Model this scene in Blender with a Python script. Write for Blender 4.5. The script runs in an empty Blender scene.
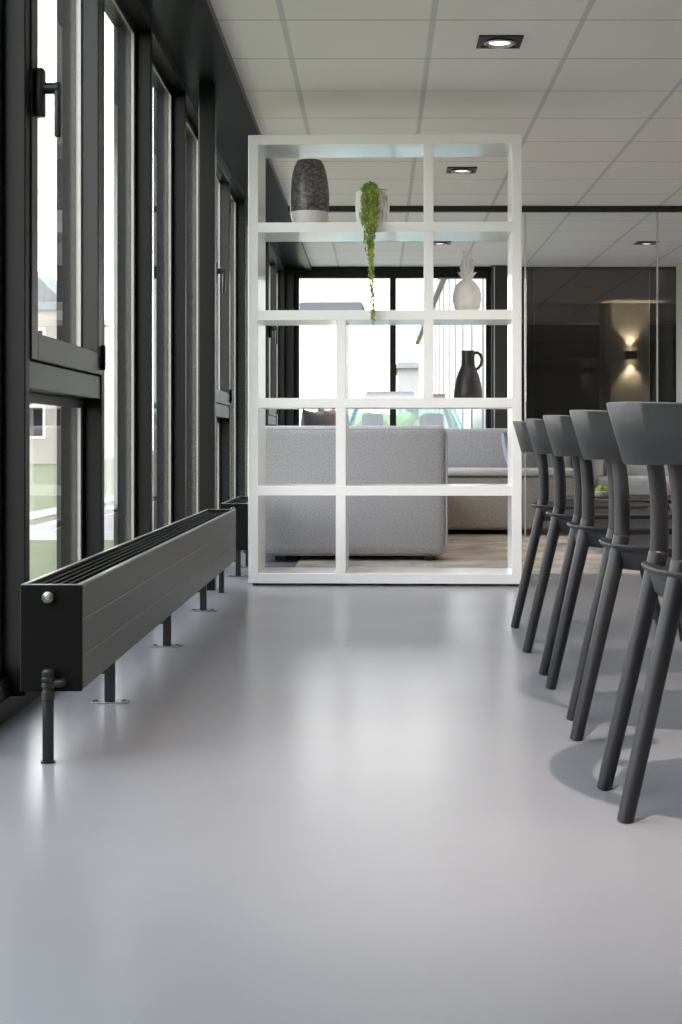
import bpy, bmesh, math, random
from mathutils import Vector, Matrix
random.seed(7)
S = bpy.context.scene
COL = S.collection
R = math.radians
EYE = 0.70; F = 1475.0; CEIL = 2.38

# ------------------------------------------------------------------ materials
def nt(name):
    m = bpy.data.materials.new(name); m.use_nodes = True
    t = m.node_tree; t.nodes.clear()
    out = t.nodes.new('ShaderNodeOutputMaterial')
    return m, t, out
def N(t, kind, **kw):
    n = t.nodes.new(kind)
    for k, v in kw.items():
        if k.startswith('i_'): n.inputs[k[2:].replace('_', ' ')].default_value = v
        else: setattr(n, k, v)
    return n
def L(t, a, b): t.links.new(a, b)
def rgba(c): return (c[0], c[1], c[2], 1)

def pbr(name, col, rough=.5, metal=0, var=0., vscale=8, bump=0., bscale=60, spec=.5, col2=None, coat=0, rvar=0):
    m, t, out = nt(name)
    p = N(t, 'ShaderNodeBsdfPrincipled')
    p.inputs['Roughness'].default_value = rough
    p.inputs['Metallic'].default_value = metal
    p.inputs['Specular IOR Level'].default_value = spec
    p.inputs['Coat Weight'].default_value = coat
    L(t, p.outputs[0], out.inputs[0])
    tc = N(t, 'ShaderNodeTexCoord')
    no = N(t, 'ShaderNodeTexNoise'); no.inputs['Scale'].default_value = vscale; no.inputs['Detail'].default_value = 5
    L(t, tc.outputs['Object'], no.inputs['Vector'])
    c2 = col2 if col2 else tuple(max(0, c*(1-var)) for c in col)
    c1 = col if col2 else tuple(min(1, c*(1+var)) for c in col)
    r = N(t, 'ShaderNodeValToRGB')
    r.color_ramp.elements[0].position = .35; r.color_ramp.elements[1].position = .65
    r.color_ramp.elements[0].color = rgba(c2); r.color_ramp.elements[1].color = rgba(c1)
    L(t, no.outputs['Fac'], r.inputs[0]); L(t, r.outputs[0], p.inputs['Base Color'])
    if rvar:
        mr = N(t, 'ShaderNodeMapRange'); mr.inputs['To Min'].default_value = rough-rvar; mr.inputs['To Max'].default_value = rough+rvar
        L(t, no.outputs['Fac'], mr.inputs['Value']); L(t, mr.outputs[0], p.inputs['Roughness'])
    if bump:
        nb = N(t, 'ShaderNodeTexNoise'); nb.inputs['Scale'].default_value = bscale; nb.inputs['Detail'].default_value = 3
        L(t, tc.outputs['Object'], nb.inputs['Vector'])
        b = N(t, 'ShaderNodeBump'); b.inputs['Strength'].default_value = bump; b.inputs['Distance'].default_value = .004
        L(t, nb.outputs['Fac'], b.inputs['Height']); L(t, b.outputs[0], p.inputs['Normal'])
    return m

def fabric(name, ca, cb, scale=220):
    m, t, out = nt(name)
    p = N(t, 'ShaderNodeBsdfPrincipled'); p.inputs['Roughness'].default_value = .95
    p.inputs['Specular IOR Level'].default_value = .15
    p.inputs['Sheen Weight'].default_value = .29
    L(t, p.outputs[0], out.inputs[0])
    tc = N(t, 'ShaderNodeTexCoord')
    mp = N(t, 'ShaderNodeMapping'); mp.inputs['Scale'].default_value = (1, 1, .35)
    L(t, tc.outputs['Object'], mp.inputs[0])
    n1 = N(t, 'ShaderNodeTexNoise'); n1.inputs['Scale'].default_value = scale; n1.inputs['Detail'].default_value = 2
    mp2 = N(t, 'ShaderNodeMapping'); mp2.inputs['Scale'].default_value = (.35, .35, 1)
    L(t, tc.outputs['Object'], mp2.inputs[0])
    n2 = N(t, 'ShaderNodeTexNoise'); n2.inputs['Scale'].default_value = scale; n2.inputs['Detail'].default_value = 2
    L(t, mp.outputs[0], n1.inputs[0]); L(t, mp2.outputs[0], n2.inputs[0])
    a = N(t, 'ShaderNodeMath', operation='ADD'); L(t, n1.outputs['Fac'], a.inputs[0]); L(t, n2.outputs['Fac'], a.inputs[1])
    mr = N(t, 'ShaderNodeMapRange'); mr.inputs['From Min'].default_value = .7; mr.inputs['From Max'].default_value = 1.3
    L(t, a.outputs[0], mr.inputs['Value'])
    mx = N(t, 'ShaderNodeMix', data_type='RGBA'); mx.inputs[6].default_value = rgba(ca); mx.inputs[7].default_value = rgba(cb)
    L(t, mr.outputs[0], mx.inputs[0]); L(t, mx.outputs[2], p.inputs['Base Color'])
    b = N(t, 'ShaderNodeBump'); b.inputs['Strength'].default_value = .35; b.inputs['Distance'].default_value = .003
    L(t, a.outputs[0], b.inputs['Height']); L(t, b.outputs[0], p.inputs['Normal'])
    return m

def glass(name, tint=(1, 1, 1), f0=.04, rough=0.):
    m, t, out = nt(name)
    lw = N(t, 'ShaderNodeLayerWeight'); lw.inputs['Blend'].default_value = .5
    pw = N(t, 'ShaderNodeMath', operation='POWER'); pw.inputs[1].default_value = 5.
    L(t, lw.outputs['Facing'], pw.inputs[0])
    ma = N(t, 'ShaderNodeMath', operation='MULTIPLY_ADD'); ma.inputs[1].default_value = 1-f0; ma.inputs[2].default_value = f0
    L(t, pw.outputs[0], ma.inputs[0])
    tr = N(t, 'ShaderNodeBsdfTransparent'); tr.inputs[0].default_value = rgba(tint)
    gl = N(t, 'ShaderNodeBsdfGlossy'); gl.inputs['Roughness'].default_value = rough
    mx = N(t, 'ShaderNodeMixShader')
    L(t, ma.outputs[0], mx.inputs[0]); L(t, tr.outputs[0], mx.inputs[1]); L(t, gl.outputs[0], mx.inputs[2])
    L(t, mx.outputs[0], out.inputs[0])
    return m

def emit(name, col, s):
    m, t, out = nt(name)
    e = N(t, 'ShaderNodeEmission'); e.inputs[0].default_value = rgba(col); e.inputs[1].default_value = s
    L(t, e.outputs[0], out.inputs[0]); return m

def floor_mat():
    m, t, out = nt('resin_floor')
    p = N(t, 'ShaderNodeBsdfPrincipled')
    L(t, p.outputs[0], out.inputs[0])
    tc = N(t, 'ShaderNodeTexCoord')
    n = N(t, 'ShaderNodeTexNoise'); n.inputs['Scale'].default_value = 1.1; n.inputs['Detail'].default_value = 3; n.inputs['Roughness'].default_value = .5
    L(t, tc.outputs['Object'], n.inputs[0])
    r = N(t, 'ShaderNodeValToRGB')
    r.color_ramp.elements[0].position = 0; r.color_ramp.elements[1].position = 1
    r.color_ramp.elements[0].color = (.205, .207, .224, 1); r.color_ramp.elements[1].color = (.280, .281, .300, 1)
    L(t, n.outputs['Fac'], r.inputs[0]); L(t, r.outputs[0], p.inputs['Base Color'])
    p.inputs['Roughness'].default_value = .25
    p.inputs['Specular IOR Level'].default_value = .5
    return m

def ceiling_mat():
    # mineral tiles on a 0.6 m T-bar grid; bars run both ways
    m, t, out = nt('ceiling_tiles')
    p = N(t, 'ShaderNodeBsdfPrincipled'); p.inputs['Roughness'].default_value = .8
    p.inputs['Specular IOR Level'].default_value = .2
    L(t, p.outputs[0], out.inputs[0])
    tc = N(t, 'ShaderNodeTexCoord'); sx = N(t, 'ShaderNodeSeparateXYZ'); L(t, tc.outputs['Object'], sx.inputs[0])
    def line(axis, off, half):
        a = N(t, 'ShaderNodeMath', operation='SUBTRACT'); L(t, sx.outputs[axis], a.inputs[0]); a.inputs[1].default_value = off - 0.3
        f = N(t, 'ShaderNodeMath', operation='FLOORED_MODULO'); L(t, a.outputs[0], f.inputs[0]); f.inputs[1].default_value = .6
        s = N(t, 'ShaderNodeMath', operation='SUBTRACT'); L(t, f.outputs[0], s.inputs[0]); s.inputs[1].default_value = .3
        ab = N(t, 'ShaderNodeMath', operation='ABSOLUTE'); L(t, s.outputs[0], ab.inputs[0])
        l = N(t, 'ShaderNodeMath', operation='LESS_THAN'); L(t, ab.outputs[0], l.inputs[0]); l.inputs[1].default_value = half
        return l
    lx = line('X', -.378, .012); ly = line('Y', .5, .006)
    c0 = (.87, .825, .83, 1)
    no = N(t, 'ShaderNodeTexNoise'); no.inputs['Scale'].default_value = 120; L(t, tc.outputs['Object'], no.inputs[0])
    bp = N(t, 'ShaderNodeBump'); bp.inputs['Strength'].default_value = .1; bp.inputs['Distance'].default_value = .002
    L(t, no.outputs['Fac'], bp.inputs['Height']); L(t, bp.outputs[0], p.inputs['Normal'])
    m1 = N(t, 'ShaderNodeMix', data_type='RGBA'); m1.inputs[6].default_value = c0; m1.inputs[7].default_value = (.64, .63, .65, 1)
    L(t, lx.outputs[0], m1.inputs[0])
    m2 = N(t, 'ShaderNodeMix', data_type='RGBA'); m2.inputs[7].default_value = (.50, .48, .48, 1)
    L(t, m1.outputs[2], m2.inputs[6]); L(t, ly.outputs[0], m2.inputs[0])
    L(t, m2.outputs[2], p.inputs['Base Color'])
    return m

M = {}
M['floor'] = floor_mat(); M['ceiling'] = ceiling_mat()
M['frame'] = pbr('anthracite_frame', (.0062, .006, .0062), .42, var=.06, spec=.28)
M['frame_edge'] = pbr('sash_metal', (.018, .0172, .0172), .34, var=.05)
M['gasket'] = pbr('pane_spacer', (.42, .41, .37), .35, metal=.3)
M['soffit'] = pbr('soffit_paint', (.005, .006, .009), .3, var=.08, spec=.35)
M['trimdark'] = pbr('soffit_trim', (.02, .02, .022), .4)
M['black'] = pbr('black_metal', (.012, .012, .013), .42, var=.1)
M['blackplastic'] = pbr('black_plastic', (.010, .010, .011), .35)
M['radside'] = pbr('radiator_side', (.034, .032, .030), .36, metal=.25, var=.05, spec=.6)
M['radend'] = pbr('radiator_end', (.003, .003, .003), .6, spec=.12)
M['grille'] = pbr('grille_black', (.006, .006, .006), .6, spec=.15)
M['radtop'] = pbr('radiator_rim', (.30, .30, .30), .3, metal=.3)
M['chrome'] = pbr('chrome', (.62, .62, .60), .2, metal=1)
M['steel'] = pbr('steel', (.42, .42, .42), .3, metal=1)
M['white'] = pbr('white_lacquer', (.90, .89, .875), .22, var=.01, spec=.5, coat=.2)
M['wood'] = pbr('stained_wood', (.0165, .0165, .0185), .45, var=.12, vscale=9, bump=.12, bscale=90, spec=.35)
M['wallwhite'] = pbr('wall_white', (.62, .61, .60), .85, var=.02, bump=.05)
M['wallgrey'] = pbr('wall_grey', (.60, .58, .56), .8, var=.03, bump=.05)
M['walldark'] = pbr('wall_dark', (.030, .029, .028), .5, var=.05)
M['glass'] = glass('window_glass', (.985, .985, .98), .045)
M['glassclear'] = glass('partition_glass', (.95, .965, .96), .04)
M['glassdark'] = glass('smoked_glass', (.60, .59, .57), .05)
M['glassedge'] = pbr('glass_edge', (.52, .55, .52), .2, spec=.8)
M['sofa'] = fabric('grey_weave', (.30, .295, .305), (.50, .49, .50), 260)
M['sofawarm'] = fabric('warm_weave', (.24, .215, .19), (.46, .415, .37), 260)
M['sofalight'] = fabric('light_weave', (.44, .44, .45), (.62, .62, .63), 330)
M['cushdark'] = fabric('dark_weave', (.05, .05, .058), (.09, .085, .09), 160)
M['cushbrown'] = fabric('brown_weave', (.18, .14, .12), (.28, .23, .2), 160)
M['cushblue'] = fabric('blue_grey_weave', (.27, .28, .33), (.38, .39, .45), 160)
M['ceramicw'] = pbr('white_ceramic', (.74, .72, .70), .55, var=.05, vscale=30, bump=.3, bscale=90)
M['clayb'] = pbr('black_clay', (.018, .017, .017), .42, var=.1, bump=.1)
M['grass'] = pbr('grass', (.115, .13, .045), .9, col2=(.075, .09, .035), vscale=3, bump=.6, bscale=30)
M['paving'] = pbr('paving', (.32, .31, .30), .9, var=.1, vscale=2)
M['leaf'] = pbr('leaf_green', (.36, .44, .07), .5, col2=(.15, .23, .03), vscale=40)
M['leafdark'] = pbr('leaf_dark', (.10, .19, .04), .6, col2=(.04, .10, .02), vscale=6, bump=.5, bscale=20)
M['bark'] = pbr('bark', (.12, .08, .05), .9, var=.3)
M['render'] = pbr('facade_render', (.46, .42, .38), .85, var=.04)
M['clad'] = pbr('white_cladding', (.36, .36, .355), .5, var=.02)
M['seam'] = pbr('cladding_seam', (.27, .27, .275), .5)
M['concrete'] = pbr('concrete', (.20, .20, .20), .9, var=.08)
M['warehouse'] = pbr('grey_cladding', (.27, .27, .275), .7, var=.04)
M['roof'] = pbr('roof_tile', (.30, .14, .10), .8, var=.2)
M['carpaint'] = pbr('car_paint', (.10, .24, .25), .25, var=.02, coat=.6)
M['carpaintb'] = pbr('car_paint_beige', (.45, .40, .32), .3, var=.02, coat=.6)
M['carglass'] = glass('car_glass', (.55, .72, .70), .08)
M['tyre'] = pbr('tyre', (.02, .02, .02), .8)
M['seatdark'] = pbr('car_seat', (.03, .04, .05), .7)
M['pink'] = pbr('pink_glaze', (.62, .34, .30), .35, var=.08)
M['paper'] = pbr('book_paper', (.80, .80, .84), .8)
M['bookwhite'] = pbr('book_white', (.74, .76, .82), .5)
M['bookgrey'] = pbr('book_grey', (.48, .48, .49), .6)
M['boxgrey'] = pbr('box_lavender', (.40, .40, .45), .7)
M['lamp'] = emit('lamp_disc', (1, .9, .76), 1.6)
M['sconce_glow'] = emit('sconce_glow', (1, .80, .50), 12)
M['reflector'] = pbr('reflector', (.55, .54, .52), .25, metal=.8)

def rug_mat():
    m, t, out = nt('distressed_rug')
    p = N(t, 'ShaderNodeBsdfPrincipled'); p.inputs['Roughness'].default_value = .95; p.inputs['Specular IOR Level'].default_value = .1
    L(t, p.outputs[0], out.inputs[0])
    tc = N(t, 'ShaderNodeTexCoord')
    n = N(t, 'ShaderNodeTexNoise'); n.inputs['Scale'].default_value = 2.2; n.inputs['Detail'].default_value = 8; n.inputs['Roughness'].default_value = .7
    L(t, tc.outputs['Object'], n.inputs[0])
    r = N(t, 'ShaderNodeValToRGB')
    e = r.color_ramp.elements; e[0].position = .35; e[1].position = .62
    e[0].color = (.26, .24, .22, 1); e[1].color = (.56, .50, .43, 1)
    L(t, n.outputs['Fac'], r.inputs[0]); L(t, r.outputs[0], p.inputs['Base Color'])
    n2 = N(t, 'ShaderNodeTexNoise'); n2.inputs['Scale'].default_value = 200; L(t, tc.outputs['Object'], n2.inputs[0])
    b = N(t, 'ShaderNodeBump'); b.inputs['Strength'].default_value = .5; b.inputs['Distance'].default_value = .004
    L(t, n2.outputs['Fac'], b.inputs['Height']); L(t, b.outputs[0], p.inputs['Normal'])
    return m
M['rug'] = rug_mat()

def vase_mat():
    # scratched charcoal glaze over a raw white foot (glaze line at its own height)
    m, t, out = nt('two_tone_glaze')
    p = N(t, 'ShaderNodeBsdfPrincipled'); p.inputs['Roughness'].default_value = .38
    L(t, p.outputs[0], out.inputs[0])
    tc = N(t, 'ShaderNodeTexCoord'); sx = N(t, 'ShaderNodeSeparateXYZ'); L(t, tc.outputs['Object'], sx.inputs[0])
    mp = N(t, 'ShaderNodeMapping'); mp.inputs['Scale'].default_value = (50, 50, 75); L(t, tc.outputs['Object'], mp.inputs[0])
    n = N(t, 'ShaderNodeTexNoise'); n.inputs['Scale'].default_value = 1; n.inputs['Detail'].default_value = 5; n.inputs['Roughness'].default_value = .7
    L(t, mp.outputs[0], n.inputs[0])
    r = N(t, 'ShaderNodeValToRGB'); e = r.color_ramp.elements; e[0].position = .42; e[1].position = .72
    e[0].color = (.045, .042, .042, 1); e[1].color = (.26, .25, .24, 1)
    L(t, n.outputs['Fac'], r.inputs[0])
    g = N(t, 'ShaderNodeMath', operation='GREATER_THAN'); g.inputs[1].default_value = .072
    L(t, sx.outputs['Z'], g.inputs[0])
    mx = N(t, 'ShaderNodeMix', data_type='RGBA'); mx.inputs[6].default_value = (.72, .70, .68, 1)
    L(t, r.outputs[0], mx.inputs[7]); L(t, g.outputs[0], mx.inputs[0]); L(t, mx.outputs[2], p.inputs['Base Color'])
    return m
M['vase'] = vase_mat()
def pot_mat():
    m, t, out = nt('streaked_glaze')
    p = N(t, 'ShaderNodeBsdfPrincipled'); p.inputs['Roughness'].default_value = .5
    L(t, p.outputs[0], out.inputs[0])
    tc = N(t, 'ShaderNodeTexCoord')
    mp = N(t, 'ShaderNodeMapping'); mp.inputs['Scale'].default_value = (60, 60, 12); L(t, tc.outputs['Object'], mp.inputs[0])
    n = N(t, 'ShaderNodeTexNoise'); n.inputs['Scale'].default_value = 1; n.inputs['Detail'].default_value = 6; n.inputs['Roughness'].default_value = .7
    L(t, mp.outputs[0], n.inputs[0])
    r = N(t, 'ShaderNodeValToRGB'); e = r.color_ramp.elements; e[0].position = .36; e[1].position = .5
    e[0].color = (.25, .20, .18, 1); e[1].color = (.70, .67, .63, 1)
    L(t, n.outputs['Fac'], r.inputs[0]); L(t, r.outputs[0], p.inputs['Base Color'])
    return m
M['pot'] = pot_mat()

# ------------------------------------------------------------------ mesh helpers
def nb(): return bmesh.new()
def box(bm, x0, x1, y0, y1, z0, z1, bev=0., seg=2):
    r = bmesh.ops.create_cube(bm, size=1)
    vs = r['verts']
    bmesh.ops.scale(bm, verts=vs, vec=(x1-x0, y1-y0, z1-z0))
    bmesh.ops.translate(bm, verts=vs, vec=((x0+x1)/2, (y0+y1)/2, (z0+z1)/2))
    if bev > 0:
        es = list({e for v in vs for e in v.link_edges})
        res = bmesh.ops.bevel(bm, geom=es, offset=bev, segments=seg, profile=.5, affect='EDGES')
        vs = list({v for f in res['faces'] for v in f.verts} | {v for v in vs if v.is_valid})
    return vs
def loft(bm, rings, closed=True, cap=True):
    """rings: list of lists of points"""
    V = [[bm.verts.new(p) for p in ring] for ring in rings]
    n = len(V[0])
    for a, b in zip(V, V[1:]):
        for i in range(n if closed else n-1):
            j = (i+1) % n
            bm.faces.new((a[i], a[j], b[j], b[i]))
    if cap:
        bm.faces.new(list(reversed(V[0]))); bm.faces.new(V[-1])
    return V
def tube(bm, pts, rad, seg=16, ell=1., up=(0, 1, 0)):
    """sweep of an ellipse; rad = list of radii; ell = ratio along the second axis"""
    pts = [Vector(p) for p in pts]
    if not isinstance(rad, (list, tuple)): rad = [rad]*len(pts)
    rings = []
    u = Vector(up)
    for i, p in enumerate(pts):
        d = (pts[min(i+1, len(pts)-1)] - pts[max(i-1, 0)]).normalized()
        a = u - d*u.dot(d)
        if a.length < 1e-4:
            a = Vector((1, 0, 0)) - d*d.x
        a.normalize(); b = d.cross(a)
        rings.append([p + a*math.cos(2*math.pi*k/seg)*rad[i]*ell + b*math.sin(2*math.pi*k/seg)*rad[i] for k in range(seg)])
    loft(bm, rings)
def lathe(bm, prof, seg=40, c=(0, 0, 0), cap=True):
    rings = [[(c[0]+r*math.cos(2*math.pi*k/seg), c[1]+r*math.sin(2*math.pi*k/seg), c[2]+z) for k in range(seg)] for r, z in prof]
    loft(bm, rings, cap=cap)
def prism(bm, poly, axis, a, b):
    """extrude a polygon given in the two other axes between a and b"""
    def P(u, v, w):
        return {'x': (w, u, v), 'y': (u, w, v), 'z': (u, v, w)}[axis]
    loft(bm, [[P(u, v, a) for u, v in poly], [P(u, v, b) for u, v in poly]])
def obj(name, bm, mat, parent=None, smooth=True, ang=40, bevel=0):
    bmesh.ops.recalc_face_normals(bm, faces=bm.faces)
    me = bpy.data.meshes.new(name); bm.to_mesh(me); bm.free()
    mats = mat if isinstance(mat, (list, tuple)) else [mat]
    for x in mats: me.materials.append(x)
    o = bpy.data.objects.new(name, me); COL.objects.link(o)
    if smooth:
        me.polygons.foreach_set('use_smooth', [True]*len(me.polygons))
        me.update()
        try: me.set_sharp_from_angle(angle=R(ang))
        except Exception: pass
    if bevel:
        md = o.modifiers.new('bevel', 'BEVEL'); md.width = bevel; md.segments = 2; md.limit_method = 'ANGLE'
    if parent: o.parent = parent
    return o
def empty(name, label, cat, loc=(0, 0, 0), rz=0, group=None):
    o = bpy.data.objects.new(name, None); COL.objects.link(o)
    o.location = loc; o.rotation_euler = (0, 0, rz); o.empty_display_size = .1
    return tag(o, label, cat, group)
def tag(o, label, cat, group=None, kind=None):
    o['label'] = label; o['category'] = cat
    if group: o['group'] = group
    if kind: o['kind'] = kind
    return o
def struct(name, bm, mat, parent=None, label=None, **kw):
    o = obj(name, bm, mat, parent, **kw)
    if parent is None: o['kind'] = 'structure'
    if label: o['label'] = label
    return o
def copy_tree(o, parent=None):
    c = o.copy(); COL.objects.link(c); c.parent = parent
    for ch in list(o.children): copy_tree(ch, c)
    return c
def setmat(bm, idx, start):
    for f in list(bm.faces)[start:]: f.material_index = idx

# ------------------------------------------------------------------ the setting
Y0, Y1, YB = -4.2, 14.3, 21.5
XL, XR = -1.04, 5.2
bm = nb(); box(bm, XL, XR, Y0, Y1+.1, -.2, 0); box(bm, 1.36, XR, Y1+.1, YB, -.2, 0); struct('floor', bm, M['floor'], smooth=False, label='pale grey poured resin floor')
bm = nb(); box(bm, -.645, XR, Y0, Y1+.1, CEIL, CEIL+.12); box(bm, 1.36, XR, Y1+.1, YB, CEIL, CEIL+.12); struct('ceiling', bm, M['ceiling'], smooth=False, label='suspended ceiling of square mineral tiles')
bm = nb(); box(bm, XL, -.645, Y0, Y1, 2.362, CEIL+.12)
box(bm, -.70, -.645, Y0, Y1, 2.345, 2.361)
box(bm, -.655, -.639, Y0, Y1, 2.34, 2.379)
struct('trim_1', bm, M['soffit'], smooth=False, label='dark soffit band above the window wall')
bm = nb(); box(bm, XL, XR, Y0-.15, Y0, 0, CEIL+.12); struct('wall_back', bm, M['wallwhite'], smooth=False)
bm = nb(); box(bm, XR, XR+.15, Y0, YB, 0, CEIL+.12); struct('wall_right', bm, M['wallwhite'], smooth=False)
bm = nb(); box(bm, 1.36, XR, YB, YB+.15, 0, CEIL+.12); struct('wall_front', bm, M['walldark'], smooth=False, label='dark wall at the end of the rear room')
bm = nb(); box(bm, 1.36, 1.38, Y1+.11, YB, 0, CEIL); struct('wall_left', bm, M['walldark'], smooth=False)

# window wall on the left: one window per bay
MK = [3.74+1.035*k for k in range(-3, 11)]
XG, XT, XO = -.957, -.893, -1.04
HZ = 2.322        # top of glass
def window_bay(n, y0, y1, openable):
    """bay between mullion tips at y0 and y1; mullion stands at the far end (y1 .. y1+.05) """
    bm = nb()
    ya, yb = y0+.05, y1
    # far mullion: inner fin, outer fin
    box(bm, XG-.012, XT, yb, yb+.05, .05, 2.362, .003)
    box(bm, XO, XG-.012, yb+.004, yb+.046, .05, 2.362, .002)
    # head and sill
    box(bm, XG-.02, XT-.002, ya, yb, HZ, 2.362)
    box(bm, XO, XG-.02, ya, yb, HZ+.01, 2.362)
    box(bm, XO, -.925, ya, yb, 0, .055)
    box(bm, XO, -.925, yb, yb+.05, 0, .055)
    box(bm, XG-.02, -.93, ya, yb, .055, .10)
    root = struct('window_%d' % n, bm, M['frame'], smooth=False)
    def pane(y_a, y_b, z_a, z_b, x):
        g = nb(); box(g, x-.012, x, y_a, y_b, z_a, z_b)
        obj('glass_pane', g, M['glass'], root, smooth=False)
        s = nb()   # pale spacer bar round the pane
        w = .012
        box(s, x-.010, x+.004, y_a-.001, y_a+w, z_a, z_b); box(s, x-.010, x+.004, y_b-w, y_b+.001, z_a, z_b)
        box(s, x-.010, x+.004, y_a+w, y_b-w, z_a, z_a+w); box(s, x-.010, x+.004, y_a+w, y_b-w, z_b-w, z_b)
        obj('pane_spacer', s, M['gasket'], root, smooth=False)
    def beads(y_a, y_b, z_a, z_b):
        s = nb(); w = .03
        box(s, XG+.001, XG+.008, y_a, y_a+w, z_a, z_b, .002); box(s, XG+.001, XG+.008, y_b-w, y_b, z_a, z_b, .002)
        box(s, XG+.001, XG+.008, y_a+w, y_b-w, z_a, z_a+w, .002); box(s, XG+.001, XG+.008, y_a+w, y_b-w, z_b-w, z_b, .002)
        obj('glazing_bead', s, M['frame'], root, smooth=False)
    if not openable:
        pane(ya, yb, .10, HZ, XG-.002); beads(ya, yb, .10, HZ)
    else:
        zt0, zt1 = .832, .905
        t = nb(); box(t, XG-.05, XT-.004, ya, yb, zt0, zt1, .003); box(t, XO, XG-.05, ya, yb, zt0+.01, zt1-.01)
        obj('transom', t, M['frame_edge'], root, smooth=False)
        pane(ya, yb, .10, zt0, XG-.002); beads(ya, yb, .10, zt0)
        sash = nb(); w = .075
        xa, xb = XG-.005, XT+.004
        za, zb = zt1, HZ
        box(sash, xa, xb, ya+.004, ya+w, za+.004, zb-.004, .003); box(sash, xa, xb, yb-w, yb-.004, za+.004, zb-.004, .003)
        box(sash, xa, xb, ya+w, yb-w, za+.004, za+w, .003); box(sash, xa, xb, ya+w, yb-w, zb-w, zb-.004, .003)
        so = obj('sash', sash, M['frame_edge'], root, smooth=False)
        pane(ya+w, yb-w, za+w, zb-w, XG+.01)
        h = nb(); hy = ya+.035; hz = 1.60
        box(h, xb, xb+.026, hy-.018, hy+.018, hz-.062, hz+.062, .004)
        tube(h, [(xb+.01, hy, hz+.012), (xb+.062, hy, hz+.012)], .015, 14)
        box(h, xb+.052, xb+.068, hy-.012, hy+.012, hz-.115, hz+.027, .004)
        obj('handle', h, M['blackplastic'], so, ang=30)
        g = nb()   # hinge block low on the far stile
        box(g, xb, xb+.012, yb-.03, yb-.008, za+.02, za+.10, .003)
        obj('hinge', g, M['blackplastic'], so, smooth=False)
n = 1
for i in range(len(MK)-1):
    k = i-3
    y0, y1 = MK[i], MK[i+1]
    if y0 >= Y1-.3: break
    if y1 > Y1-.25: y1 = Y1-.16
    window_bay(n, y0, y1, k % 4 == 0)
    n += 1
# first mullion
bm = nb(); box(bm, XO, XT, MK[0], MK[0]+.05, 0, 2.362); struct('trim_2', bm, M['frame'], smooth=False)
bm = nb(); box(bm, XL, XT, Y0, MK[0], 0, 2.362); struct('wall_light_block', bm, M['wallwhite'], smooth=False, label='unseen solid wall added before the first window to block light')  # unseen wall, added so less window light reaches the foreground floor

# slender steel post between the two radiators
bm = nb(); box(bm, -.832, -.757, 6.86, 6.935, 0, 2.362, .004)
tag(struct('column', bm, M['frame'], smooth=False), 'slim black steel column between the two radiators', 'column')

# far window wall (behind the sofa)
def far_window(n, x0, x1):
    bm = nb(); y = Y1
    wl, wr = (.05, .031) if x0 < 0 else (.031, .05)
    box(bm, x0, x0+wl, y-.02, y+.09, .0, CEIL-.002); box(bm, x1-wr, x1, y-.02, y+.09, .0, CEIL-.002)
    box(bm, x0+wl, x1-wr, y-.02, y+.09, 2.27, CEIL-.002)
    box(bm, x0+wl, x1-wr, y-.02, y+.09, 0, .10)
    r = struct('window_%d' % n, bm, M['frame'], smooth=False)
    g = nb(); box(g, x0+wl, x1-wr, y+.03, y+.042, .10, 2.27); obj('glass_pane', g, M['glass'], r, smooth=False)
far_window(n, -.81, .150); n += 1
far_window(n, .150, 1.10); n += 1
bm = nb(); box(bm, XL, -.81, Y1-.10, Y1+.09, 0, CEIL+.12); struct('trim_3', bm, M['frame'], smooth=False)
bm = nb(); box(bm, 1.10, 1.25, Y1-.12, Y1+.10, 0, CEIL); struct('trim_4', bm, M['walldark'], smooth=False, label='dark pillar beside the far window')
bm = nb(); box(bm, 1.118, 1.128, Y1-.125, Y1-.12, 0.02, CEIL-.01); struct('trim_5', bm, M['glassedge'], smooth=False)

# smoked glass wall at the end of the room
bm = nb(); xs = [1.25, 1.52, 2.64, 3.78, 5.2]
box(bm, 1.25, XR, Y1+.0, Y1+.05, 0, .05); box(bm, 1.25, XR, Y1, Y1+.05, CEIL-.03, CEIL)
smoked = empty('glass_partition', 'smoked dark glass wall closing the far end of the room', 'glass wall', (0, Y1, 0))
for v in bm.verts: v.co.y -= Y1
obj('rail', bm, M['trimdark'], smoked, smooth=False)
for a, b in zip(xs, xs[1:]):
    g = nb(); box(g, a+.003, b-.003, .018, .030, .05, CEIL-.03); obj('glass_pane', g, M['glassdark'], smoked, smooth=False)

# clear glass partition with a black head rail
clear = empty('glass_partition', 'clear frameless glass screen under a black ceiling rail', 'glass wall', (0, 10.6, 0))
bm = nb(); box(bm, -.639, XR, -.02, .02, CEIL-.042, CEIL); obj('head_rail', bm, M['trimdark'], clear, smooth=False)
xs = [1.056, 2.005, 2.95, 3.9, 5.2]
for i, (a, b) in enumerate(zip(xs, xs[1:])):
    g = nb(); box(g, a+.012, b-.001, -.005, .005, .012, CEIL-.042); obj('glass_pane', g, M['glassclear'], clear, smooth=False)
    g = nb(); box(g, a, a+.011, -.005, .005, .012, CEIL-.042); obj('glass_edge', g, M['glassedge'], clear, smooth=False)
bm = nb(); box(bm, 1.056, XR, -.02, .02, 0, .012); obj('floor_rail', bm, M['trimdark'], clear, smooth=False)

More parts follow.
